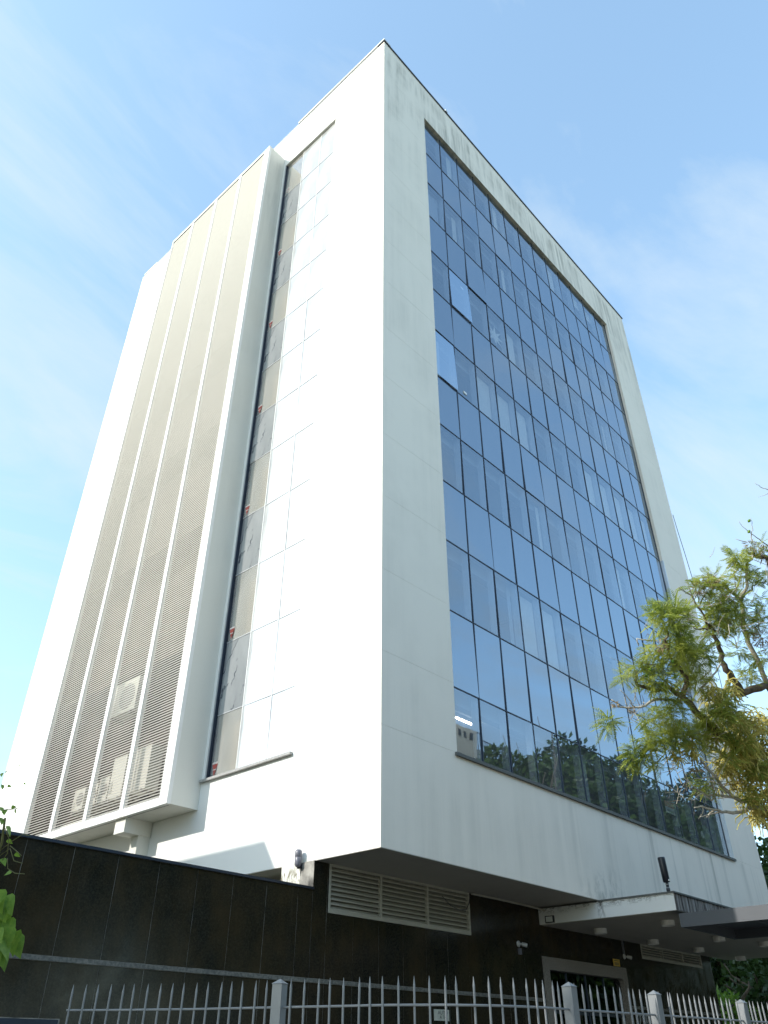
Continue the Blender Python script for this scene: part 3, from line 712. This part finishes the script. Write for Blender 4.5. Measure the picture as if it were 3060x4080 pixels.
# ================================================================== vegetation
def leafquad(mb, p, d, n, l, wd):                # pointed leaf, four corners
    d = d.normalized(); s_ = d.cross(n)
    if s_.length < 1e-4: s_ = d.cross(Vector((1, 0, 0)))
    s_ = s_.normalized()*wd; k = len(mb.v)
    mb.v += [tuple(p), tuple(p+d*l*.5+s_), tuple(p+d*l), tuple(p+d*l*.5-s_)]; mb.f.append((k, k+1, k+2, k+3))
def rv(r): 
    while True:
        v = Vector((r.uniform(-1, 1), r.uniform(-1, 1), r.uniform(-1, 1)))
        if .02 < v.length < 1: return v
def frond(mb, base, d, L_, rr, pairs=10):
    d = d.normalized(); p = base.copy(); n = Vector((rr.uniform(-.3, .3), rr.uniform(-.3, .3), 1)); pts = [p.copy()]
    for i in range(pairs):
        d = (d+Vector((0, 0, -.07))).normalized(); p = p+d*L_/pairs; pts.append(p.copy())
        side = d.cross(n).normalized(); t = (i+1)/pairs; ll = L_*.30*math.sin(math.pi*(.18+.74*t))
        for sg in (-1, 1):
            leafquad(mb, p, side*sg+d*.55+Vector((0, 0, rr.uniform(-.25, .1))), n, ll*rr.uniform(.85, 1.15), ll*.13)
    mb.tube(pts[::3]+[pts[-1]], .0025, 3, False)

def wiggle(pts, r, amt, n=3):                    # subdivide and shake a limb
    out = []
    for i in range(len(pts)-1):
        for k in range(n):
            q = pts[i].lerp(pts[i+1], k/n)
            out.append(q if (k == 0 and i == 0) else q+rv(r)*amt)
    out.append(pts[-1]); return out
def taper(n, a, b): return [a+(b-a)*i/(n-1) for i in range(n)]

# ---- the street tree at the right, carrying epiphytes
rt = random.Random(11)
TR = thing('street_tree', 'sunlit feathery street tree hung with yellow epiphytes at right', 'tree')
Z7 = lambda x, y, d: at(2400+x*.3014, 2300+y*.3014, d)
Z8 = lambda x, y, d: at(2700+x*.2713, 2700+y*.2713, d)
Z6 = lambda x, y, d: at(2700+x*.2713, 1900+y*.2713, d)
limb = MB(); dead = MB()
base = Vector((4.3, -5.3, 0)); fork = at(3330, 3560, 12.2)
def addlimb(pts, r0, r1, mb=limb, amt=.03, sides=7):
    q = wiggle(pts, rt, amt)
    if mb is dead: MB().tube(q, taper(len(q), r0, r1), sides).build('bare_branch', M['barkw'], TR, True)
    else: mb.tube(q, taper(len(q), r0, r1), sides)
addlimb([base, base+Vector((-.05, .1, 1.6)), fork], .26, .19, limb, .03, 10)
fork2 = at(3200, 3250, 11.9)
addlimb([fork, fork2, at(3060, 3080, 11.6), Z8(700, 900, 11.2), Z8(390, 640, 11.0), Z7(1370, 1900, 11.0), Z7(1030, 1560, 10.8)],   .11, .04)
addlimb([Z7(1030, 1560, 10.8), Z7(1110, 1480, 10.75), Z7(1120, 1380, 10.7), Z7(1080, 1290, 10.7), Z7(900, 1080, 10.6), Z7(830, 850, 10.5), Z7(900, 600, 10.5)], .042, .012)
addlimb([Z7(1030, 1560, 10.8), Z7(870, 1470, 10.7), Z7(700, 1500, 10.6), Z7(470, 1415, 10.4), Z7(430, 1360, 10.4), Z7(450, 1240, 10.4)], .035, .012)
addlimb([fork2, at(3190, 2950, 12.2), at(3060, 2730, 12.1), at(2960, 2755, 11.8), Z7(1659, 1270, 11.7), Z7(1580, 1100, 11.7), Z7(1550, 980, 11.7), Z7(1490, 790, 11.6), Z7(1450, 680, 11.6), Z7(1380, 590, 11.5), Z6(300, 1900, 11.4)],   .075, .012)
addlimb([Z7(1450, 680, 11.6), Z7(1330, 680, 11.5), Z7(1200, 665, 11.4)], .018, .008)
addlimb([at(3060, 2730, 12.1), Z6(1100, 2500, 12.1), Z6(960, 2212, 12.1), Z6(945, 1800, 12.0), Z6(1000, 1600, 12.0), Z6(1010, 1300, 12.0), Z6(1100, 1150, 12.1)], .042, .014, dead)
addlimb([Z6(945, 1800, 12), Z6(790, 1690, 11.9), Z6(690, 1580, 11.8), Z6(560, 1640, 11.7)], .03, .008)
addlimb([Z6(945, 1800, 12), Z6(1080, 1640, 12.1), Z6(1150, 1580, 12.1), Z6(1290, 1540, 12.2)], .018, .006)
addlimb([at(3120, 2500, 12.4), Z6(1327, 1200, 12.4), Z6(1150, 1170, 12.3), Z6(1010, 1090, 12.3)], .05, .02)
# bare pale branches
def dl(pts, r0, r1, amt=.012): addlimb(pts, r0, r1, dead, amt, 5)
dl([Z7(1030, 1650, 10.8), Z7(930, 1620, 10.7), Z7(700, 1615, 10.5), Z7(560, 1700, 10.4), Z7(440, 1730, 10.35), Z7(240, 1715, 10.3), Z7(120, 1620, 10.25)], .024, .008)
dl([Z7(440, 1730, 10.35), Z7(330, 1600, 10.3), Z7(230, 1480, 10.3)], .010, .004); dl([Z7(330, 1700, 10.3), Z7(290, 1580, 10.3)], .008, .003); dl([Z7(430, 1640, 10.3), Z7(440, 1460, 10.4)], .008, .004)
dl([fork2, Z8(1110, 1890, 11.2), Z8(960, 1960, 11.0), Z8(800, 1985, 10.9), Z8(640, 1970, 10.8), Z8(550, 1940, 10.7), Z8(350, 1890, 10.6), Z8(240, 1910, 10.6)], .035, .008)
dl([Z8(640, 1970, 10.8), Z8(500, 2000, 10.7), Z8(420, 2050, 10.7)], .012, .006); dl([Z8(550, 1940, 10.7), Z8(450, 2020, 10.7), Z8(330, 2030, 10.6), Z8(310, 2080, 10.6)], .012, .005); dl([Z8(350, 1890, 10.6), Z8(370, 1970, 10.6), Z8(340, 2020, 10.6)], .008, .005)
dl([Z8(1110, 1830, 11.3), Z8(930, 1810, 11.1), Z8(820, 1760, 11.0), Z8(660, 1600, 10.9), Z8(560, 1450, 10.8), Z8(400, 1300, 10.8), Z8(330, 1200, 10.8)], .035, .012)
dl([Z8(820, 1760, 11), Z8(560, 1730, 10.8), Z8(420, 1720, 10.7), Z8(280, 1640, 10.6), Z8(180, 1560, 10.6), Z8(90, 1460, 10.6)], .02, .005)
dl([Z8(560, 1730, 10.8), Z8(500, 1800, 10.7), Z8(350, 1690, 10.6), Z8(230, 1800, 10.5), Z8(0, 1740, 10.4)], .012, .005)
dl([Z8(560, 1450, 10.8), Z8(400, 1480, 10.7), Z8(230, 1490, 10.6)], .010, .004)
dl([Z7(1310, 1460, 10.9), Z7(1500, 1250, 11.0), Z7(1570, 1120, 11.2)], .016, .012); dl([Z7(1300, 1360, 10.9), Z7(1440, 1220, 11)], .014, .008)
dl([Z6(310, 1930, 11.4), Z6(220, 1760, 11.3), Z6(100, 1680, 11.3), Z6(10, 1620, 11.2)], .018, .005); dl([Z6(220, 1760, 11.3), Z6(130, 1530, 11.2)], .008, .003); dl([Z6(310, 1930, 11.4), Z6(380, 1750, 11.4), Z6(460, 1620, 11.4)], .012, .004)
dl([Z6(1090, 980, 12.3), Z6(1080, 850, 12.3), Z6(1105, 780, 12.3), Z6(1070, 600, 12.3)], .010, .003); dl([Z6(1010, 960, 12.3), Z6(850, 910, 12.3)], .009, .004); dl([Z6(1327, 1010, 12.4), Z6(1200, 920, 12.3), Z6(1120, 870, 12.3), Z6(990, 770, 12.3), Z6(900, 650, 12.3)], .010, .003)
dl([Z6(1327, 190, 12.6), Z6(1220, 145, 12.6), Z6(1135, 85, 12.6)], .007, .003); dl([Z6(1327, 245, 12.6), Z6(1185, 295, 12.6)], .005, .002)
dl([Z7(660, 840, 10.5), Z7(560, 830, 10.4), Z7(450, 810, 10.4), Z7(480, 910, 10.4)], .012, .006); dl([Z7(700, 1150, 10.5), Z7(560, 1150, 10.4), Z7(410, 1060, 10.4)], .008, .003); dl([Z7(350, 1210, 10.4), Z7(230, 1120, 10.4), Z7(100, 1060, 10.3)], .005, .002); dl([Z7(600, 700, 10.4), Z7(560, 660, 10.4), Z7(620, 500, 10.4)], .006, .003); dl([Z7(850, 390, 10.4), Z7(860, 330, 10.4), Z7(895, 280, 10.4)], .005, .002)
for k in range(170):                             # fine twigs
    u, v = random.choice([(2560, 2800), (2640, 2640), (2690, 2480), (2760, 2900), (2700, 3000), (2790, 2560), (2900, 2480), (2850, 3080), (2740, 3180), (2820, 2400), (2960, 2420), (3000, 2560), (2950, 2250), (2560, 2960)])
    p = at(u+rt.gauss(0, 45), v+rt.gauss(0, 45), rt.uniform(10.5, 11.9)); d = (rv(rt)+Vector((-.35, 0, .3))).normalized(); l = rt.uniform(.12, .38)
    (dead if k % 3 else limb).tube([p, p+d*l*.5+rv(rt)*.03, p+d*l+rv(rt)*.06], [.006, .0045, .002], 4, False)
limb.build('trunk', M['bark'], TR, True); tw = dead.build('twigs', M['barkw'], TR, True); tw['kind'] = 'stuff'
crown = MB()
CL = [(2671, 2469, 82, 10.5), (2640, 2440, 40, 10.5), (2701, 2586, 85, 10.6), (2777, 2607, 65, 10.8), (2626, 2683, 68, 10.5), (2600, 2720, 35, 10.4), (2527, 2655, 25, 10.4), (2500, 2705, 26, 10.3), (2671, 2845, 62, 10.6), (2837, 2897, 60, 10.9), (2760, 2930, 60, 10.8), (2430, 2880, 24, 10.2), (2420, 2895, 14, 10.2),
      (2560, 3000, 55, 10.4), (2530, 3020, 40, 10.4), (2600, 2940, 42, 10.5), (2650, 2950, 45, 10.6), (2705, 2935, 60, 10.7), (2690, 2780, 30, 10.7), (2590, 2860, 20, 10.4), (2620, 3050, 30, 10.5),
      (2840, 2315, 42, 11.5), (2785, 2350, 40, 11.4), (2950, 2230, 34, 12), (2960, 2290, 40, 12), (2930, 2215, 24, 12), (3000, 2310, 26, 12.1), (2900, 2393, 55, 11.7), (2850, 2420, 45, 11.6), (2950, 2450, 50, 12), (2900, 2480, 60, 11.7), (2830, 2470, 40, 11.5), (3020, 2180, 22, 12.3), (2870, 2350, 30, 11.6), (3000, 2500, 30, 12), (2990, 2690, 40, 12), (2940, 2600, 30, 12), (2815, 3130, 38, 10.8), (2850, 2520, 40, 11.7), (3040, 2620, 30, 12.2), (2740, 2680, 45, 10.8), (2780, 2720, 30, 10.9), (2590, 2600, 20, 10.4), (2960, 2860, 25, 11.3), (2900, 2815, 46, 10.8), (2950, 2950, 46, 10.9), (3020, 3070, 46, 11.0), (2985, 3180, 34, 11.0), (2900, 3020, 36, 10.8), (3040, 2960, 36, 11.2), (2860, 2860, 40, 10.7), (3040, 2400, 30, 12), (3050, 2300, 30, 12.2), (3030, 2480, 28, 12)]
for u, v, rad, dep in CL:
    c = at(u, v, dep); rm = rad*dep/FPX
    for k in range(int(9+rad*rad*.026)):
        o_ = rv(rt); p = c+Vector((o_.x, o_.y, o_.z*.75))*rm
        d = (o_*.3+rv(rt)*.9+Vector((-.1, 0, .1))).normalized()
        frond(crown, p, d, rt.uniform(.11, .27), rt, 10)
crown.build('crown', M['frond'], TR)
epi = MB()
EP = [(2850, 2795, 62, 11.0, .3), (2900, 2830, 60, 11.1, .35), (2950, 2880, 85, 11.2, .5), (2990, 2950, 85, 11.3, .55), (2935, 2990, 60, 11.1, .5), (3000, 3040, 85, 11.3, .6), (2950, 3090, 60, 11.2, .5), (3020, 3130, 70, 11.4, .6), (3000, 3210, 50, 11.3, .5), (3050, 3230, 55, 11.5, .5), (3030, 3270, 40, 11.4, .4), (2820, 2745, 40, 10.9, .25), (2900, 2760, 50, 11.2, .3), (3055, 2880, 50, 11.6, .4), (3080, 3050, 70, 11.6, .5), (2880, 3060, 40, 11.0, .35), (2830, 2950, 34, 10.9, .25), (2750, 2990, 26, 10.7, .25), (2700, 3010, 20, 10.6, .2)]
for u, v, rad, dep, ln in EP:
    c = at(u, v, dep); rm = rad*dep/FPX
    for k in range(int(3+rad*.19)):
        hub = c+rv(rt)*rm
        for j in range(rt.randint(4, 8)):        # forking stems hanging from one node
            d = (rv(rt)+Vector((-.15, -.1, -.1))).normalized(); l = ln*rt.uniform(.25, .6)
            m_ = hub+d*l*.5; e = m_+(d*.8+rv(rt)*.5+Vector((0, 0, -.45))).normalized()*l*.5
            epi.tube([hub, m_, e], [.011, .010, .0075], 4, False)
            for q in range(2):
                e2 = e+(d*.4+rv(rt)*.7+Vector((0, 0, -.7))).normalized()*l*.35; epi.tube([e, e2], [.0068, .0045], 3, False)
epi.build('hanging_epiphyte', M['epi'], TR)
nest = MB()
for u, v, rad, dep in [(2990, 2175, 26, 12.2), (3020, 2195, 30, 12.3), (3045, 2210, 34, 12.35), (3040, 2540, 38, 11.8), (3020, 2560, 24, 11.8), (2835, 2312, 30, 11.35), (2780, 2345, 30, 11.3), (2630, 2575, 26, 10.35), (2450, 2805, 16, 10.2), (2515, 2830, 16, 10.3), (3060, 2590, 26, 11.9), (2890, 2480, 22, 11.6), (2860, 2770, 24, 10.9), (2720, 2760, 30, 10.6), (2770, 3050, 34, 10.7), (2860, 3130, 40, 10.9), (2750, 2460, 18, 10.7)]:
    c = at(u, v, dep); rm = rad*dep/FPX
    for k in range(int(30+rad*2.0)):
        o_ = rv(rt); leafquad(nest, c+o_*rm*.6, o_+Vector((0, 0, -.25)), rv(rt), rm*rt.uniform(.5, 1.0), .006)
nest.build('dry_bromeliad', M['dryleaf'], TR)
pods = MB()
for u, v in [(2575, 2692), (2590, 2668), (2680, 2635), (2690, 2695), (2640, 2725), (2985, 2075), (2984, 2118)]:
    pods.lathe(at(u, v, 10.35 if v > 2200 else 12.3), [(.004, -.03), (.022, -.012), (.024, .004), (.012, .024), (.003, .03)], rv(rt), 8)
pods.build('seed_pods', M['vine'], TR, True)

# ---- general broadleaf tree
def crown_mesh(seed, rx, rz, n, leaf, mat, lumps=26):
    r = random.Random(seed); mb = MB(); cs_ = []
    for k in range(lumps):
        v = rv(r); v = v.normalized()*(.35+.6*r.random()); cs_.append((Vector((v.x*rx, v.y*rx, v.z*rz)), r.uniform(.22, .42)*rx))
    for k in range(n):
        c, s_ = r.choice(cs_); o_ = rv(r); o_ = o_.normalized()*(o_.length**.5); p = c+o_*s_
        leafquad(mb, p, (o_+rv(r)*.9+Vector((0, 0, -.2))), rv(r)+o_, leaf*r.uniform(.6, 1.3), leaf*.3)
    return mb.mesh('crown', mat)
def tree_skel(h, rx, seed):
    r = random.Random(seed); mb = MB(); t0 = Vector((0, 0, 0)); th = h*.42
    q = wiggle([t0, Vector((.1, .05, th*.5)), Vector((.0, .1, th))], r, .08); mb.tube(q, taper(len(q), .28, .2), 9)
    for k in range(9):
        a = k*2.4+r.random(); e = Vector((math.cos(a)*rx*r.uniform(.5, .85), math.sin(a)*rx*r.uniform(.5, .85), h*r.uniform(.55, .92)))
        q = wiggle([Vector((0, .1, th*r.uniform(.75, 1))), Vector((e.x*.45, e.y*.45, (th+e.z)/2+.3)), e], r, .12); mb.tube(q, taper(len(q), .12, .02), 6)
    return mb.mesh('trunk', M['bark'], True)
def tree(label, x, y, h, rx, ma, seed, n=5200, leaf=.34, group=None, name='broadleaf_tree', low=.14):
    o = thing(name, label, 'tree', (x, y, 0), group)
    link('trunk', tree_skel(h*.92, rx, seed), o); link('crown', crown_mesh(seed, rx, h*(.5-low)*.76, n, leaf, ma), o, (0, 0, h*(.46+low))); return o
tree('dark leafy tree behind the right corner of the office block', 23.5, 1.9, 9.6, 3.4, M['leafd'], 21, 9000, .3, 'trees beside the office block')
tree('dark tree furthest back beyond the steel canopy', 31, 5.0, 10.5, 4.6, M['leafd'], 22, 9000, .36, 'trees beside the office block')
tree('dark dense tree closing the gap behind the granite wall end', 27, 6.2, 9.0, 3.6, M['leafd'], 26, 9000, .34, 'trees beside the office block', low=.06)
tree('bright green sapling beyond the end of the granite wall', 18.2, 2.75, 4.1, .75, M['vine'], 23, 1500, .15, 'trees beside the office block')
tree('shaded green tree seen under the entrance slab', 20.2, 2.3, 4.9, 2.2, M['leafd'], 24, 6500, .22, 'trees beside the office block')
tree('shrubby tree low behind the right end of the fence', 19.0, .6, 3.3, 1.6, M['leafd'], 25, 4500, .2, 'trees beside the office block')
OP = [(33.2, 19.0, 3.3, 'the small one first from the left'), (37.0, 20.6, 4.2, 'second from the left'), (41.5, 19.5, 4.8, 'the tallest of the middle'), (48, 20.4, 4.6, 'fourth from the left'), (55, 21.2, 4.8, 'fifth from the left'), (62.5, 22.8, 5.4, 'last towards the right')]
for i, (x, h, rx, l) in enumerate(OP): tree('street tree across the road mirrored in the glass, '+l, x, -19, h*1.15, rx*1.08, M['leafm'] if i in (0, 1) else M['leafd'], 40+i, 15000, .44, 'trees across the road', low=.08)
for i, (x, h, l) in enumerate([(-9, 13, 'leftmost, opposite the boundary wall'), (-1.5, 14.5, 'opposite the left grille'), (6, 13.5, 'opposite the entrance'), (13.5, 15, 'opposite the small grille'), (21.5, 14, 'just left of the small mirrored one')]):
    tree('street tree across the road mirrored in the granite, '+l, x, -19.4, h, 4.4, M['leafd'], 70+i, 9000, .46, 'trees across the road', low=.06)
tree('tree on the left that shades the near end of the fence', -14.9, 2.9, 11.0, 3.3, M['leafm'], 61, 9000, .34)

hd = MB(); rh = random.Random(90)  # leaf mass added out of view so the polished granite mirrors something dark
for k in range(42000):
    p = Vector((rh.uniform(16, 104), -20.3+rh.gauss(0, .55), rh.uniform(0, 9.5)*(1-.3*rh.random()))); leafquad(hd, p, rv(rh)+Vector((0, .4, 0)), rv(rh), rh.uniform(.3, .55), .16)
tag(hd.build('added_leaf_screen', M['leafd']), 'unseen leaf screen added across the road to darken the granite reflections', 'added_leaf_screen', None, 'stuff')
# ---- vine with big leaves in front of the granite wall, at the left edge
VN = thing('climbing_vine', 'bright green large-leaved vine hanging at the left edge', 'plant')
lf = MB(); prof = [(0, 0), (.06, .42), (.22, .50), (.45, .40), (.70, .22), (1.0, 0)]
for i in range(len(prof)-1):
    (a, wa), (b_, wb) = prof[i], prof[i+1]
    for sg in (-1, 1):
        q = [(a, 0, -.10*a*a), (b_, 0, -.10*b_*b_), (b_, sg*wb, -.10*b_*b_+.10*wb-.12*wb*wb), (a, sg*wa, -.10*a*a+.10*wa-.12*wa*wa)]
        lf.poly(q if sg > 0 else q[::-1])
lfm = lf.mesh('leaf', M['vine'], True)
rl = random.Random(5)
stem = MB()
stem.tube(wiggle([at(-60, 4200, 7.4), at(-40, 3900, 7.3), at(-20, 3600, 7.3), at(0, 3400, 7.3), at(20, 3260, 7.3)], rl, .02), .012, 6)
def aim(d, roll):
    d = d.normalized(); q = d.to_track_quat('X', 'Z'); return (q @ Quaternion((1, 0, 0), roll)).to_euler()
for k in range(46):
    t = rl.random(); u = -70+rl.random()*150*(1-abs(t-.55)*.9); v = 3540+t*265
    p = at(u, v, rl.uniform(7.0, 7.5)); d = Vector((rl.uniform(-.2, .6), rl.uniform(-.6, .1), -1.0)); s_ = rl.uniform(.13, .24)
    o = link('leaf', lfm, VN, p, aim(d, rl.uniform(-.7, .7)+math.pi*.5)); o.scale = (s_, s_*.8, s_)
for u, v, s_ in [(30, 3345, .07), (60, 3400, .06), (10, 3420, .09), (45, 3470, .07), (-5, 3300, .08), (30, 3290, .11), (10, 3260, .10), (20, 3225, .08), (0, 3215, .09), (45, 3215, .05), (55, 3160, .03), (30, 3130, .04), (8, 3080, .05), (25, 3078, .03), (60, 3225, .05), (95, 3120, .025), (75, 3050, .025), (120, 3135, .025), (15, 3140, .06)]:
    o = link('leaf', lfm, VN, at(u, v, 7.3), aim(Vector((rl.uniform(-.3, 1), rl.uniform(-.5, .2), rl.uniform(-.6, .1))), rl.uniform(0, 3))); o.scale = (s_, s_*.7, s_)
for q in [[(0, 3390), (50, 3350), (90, 3325), (117, 3330)], [(30, 3420), (30, 3460), (60, 3480), (98, 3482)], [(0, 3410), (40, 3380), (55, 3430), (90, 3440)], [(20, 3300), (35, 3340), (30, 3400), (0, 3440)], [(40, 3370), (70, 3395), (85, 3410)], [(-20, 3230), (40, 3225), (70, 3222)]]:
    stem.tube([at(u, v, 7.28) for u, v in q], .004, 5)
stem.build('stem', M['vinestem'], VN, True)

# ================================================================== neighbours (out of frame, seen as shadow and reflection)
NB = thing('neighbour_house', 'plain cream house at the left whose roof edge shades the side wall', 'house')
box('wall', M['cwall'], NB, -11, -6.5, 5.3, 20, 0, 8.15)
box('roof', M['roof'], NB, -11.1, -6.48, 5.28, 20.1, 8.15, 8.34)
for y in (7.5, 10.5, 13.5): box('window', M['dark'], NB, -6.52, -6.49, y, y+1.2, 4.6, 6.0)
AP = thing('apartment_block', 'cream apartment block across the road mirrored in the lowest panes', 'building')
box('wall', M['cwall'], AP, 33.4, 60, -38, -24, 0, 18.9)
box('stair_tower', M['cwall'], AP, 32.4, 35.5, -27, -23.6, 0, 19.9)
for k in range(4): box('vent_slot', M['dark'], AP, 32.9+k*.62, 33.15+k*.62, -23.61, -23.56, 19.2, 19.65)
for fl in range(5):
    for k in range(7):
        w_ = box('window', M['dark'], AP, 36.4+k*3.1, 37.8+k*3.1, -24.02, -23.97, 2.2+fl*3.2, 3.7+fl*3.2)
        box('window_sill', M['kerb'], w_, 36.3+k*3.1, 37.9+k*3.1, -24.06, -23.92, 2.08+fl*3.2, 2.19+fl*3.2)
for k in range(70): box('railing_bar', M['frame'], AP, 35.6+k*.22, 35.63+k*.22, -24.1, -24.07, 18.9, 20.1)
box('railing_top', M['frame'], AP, 35.5, 51.1, -24.11, -24.06, 20.1, 20.16)
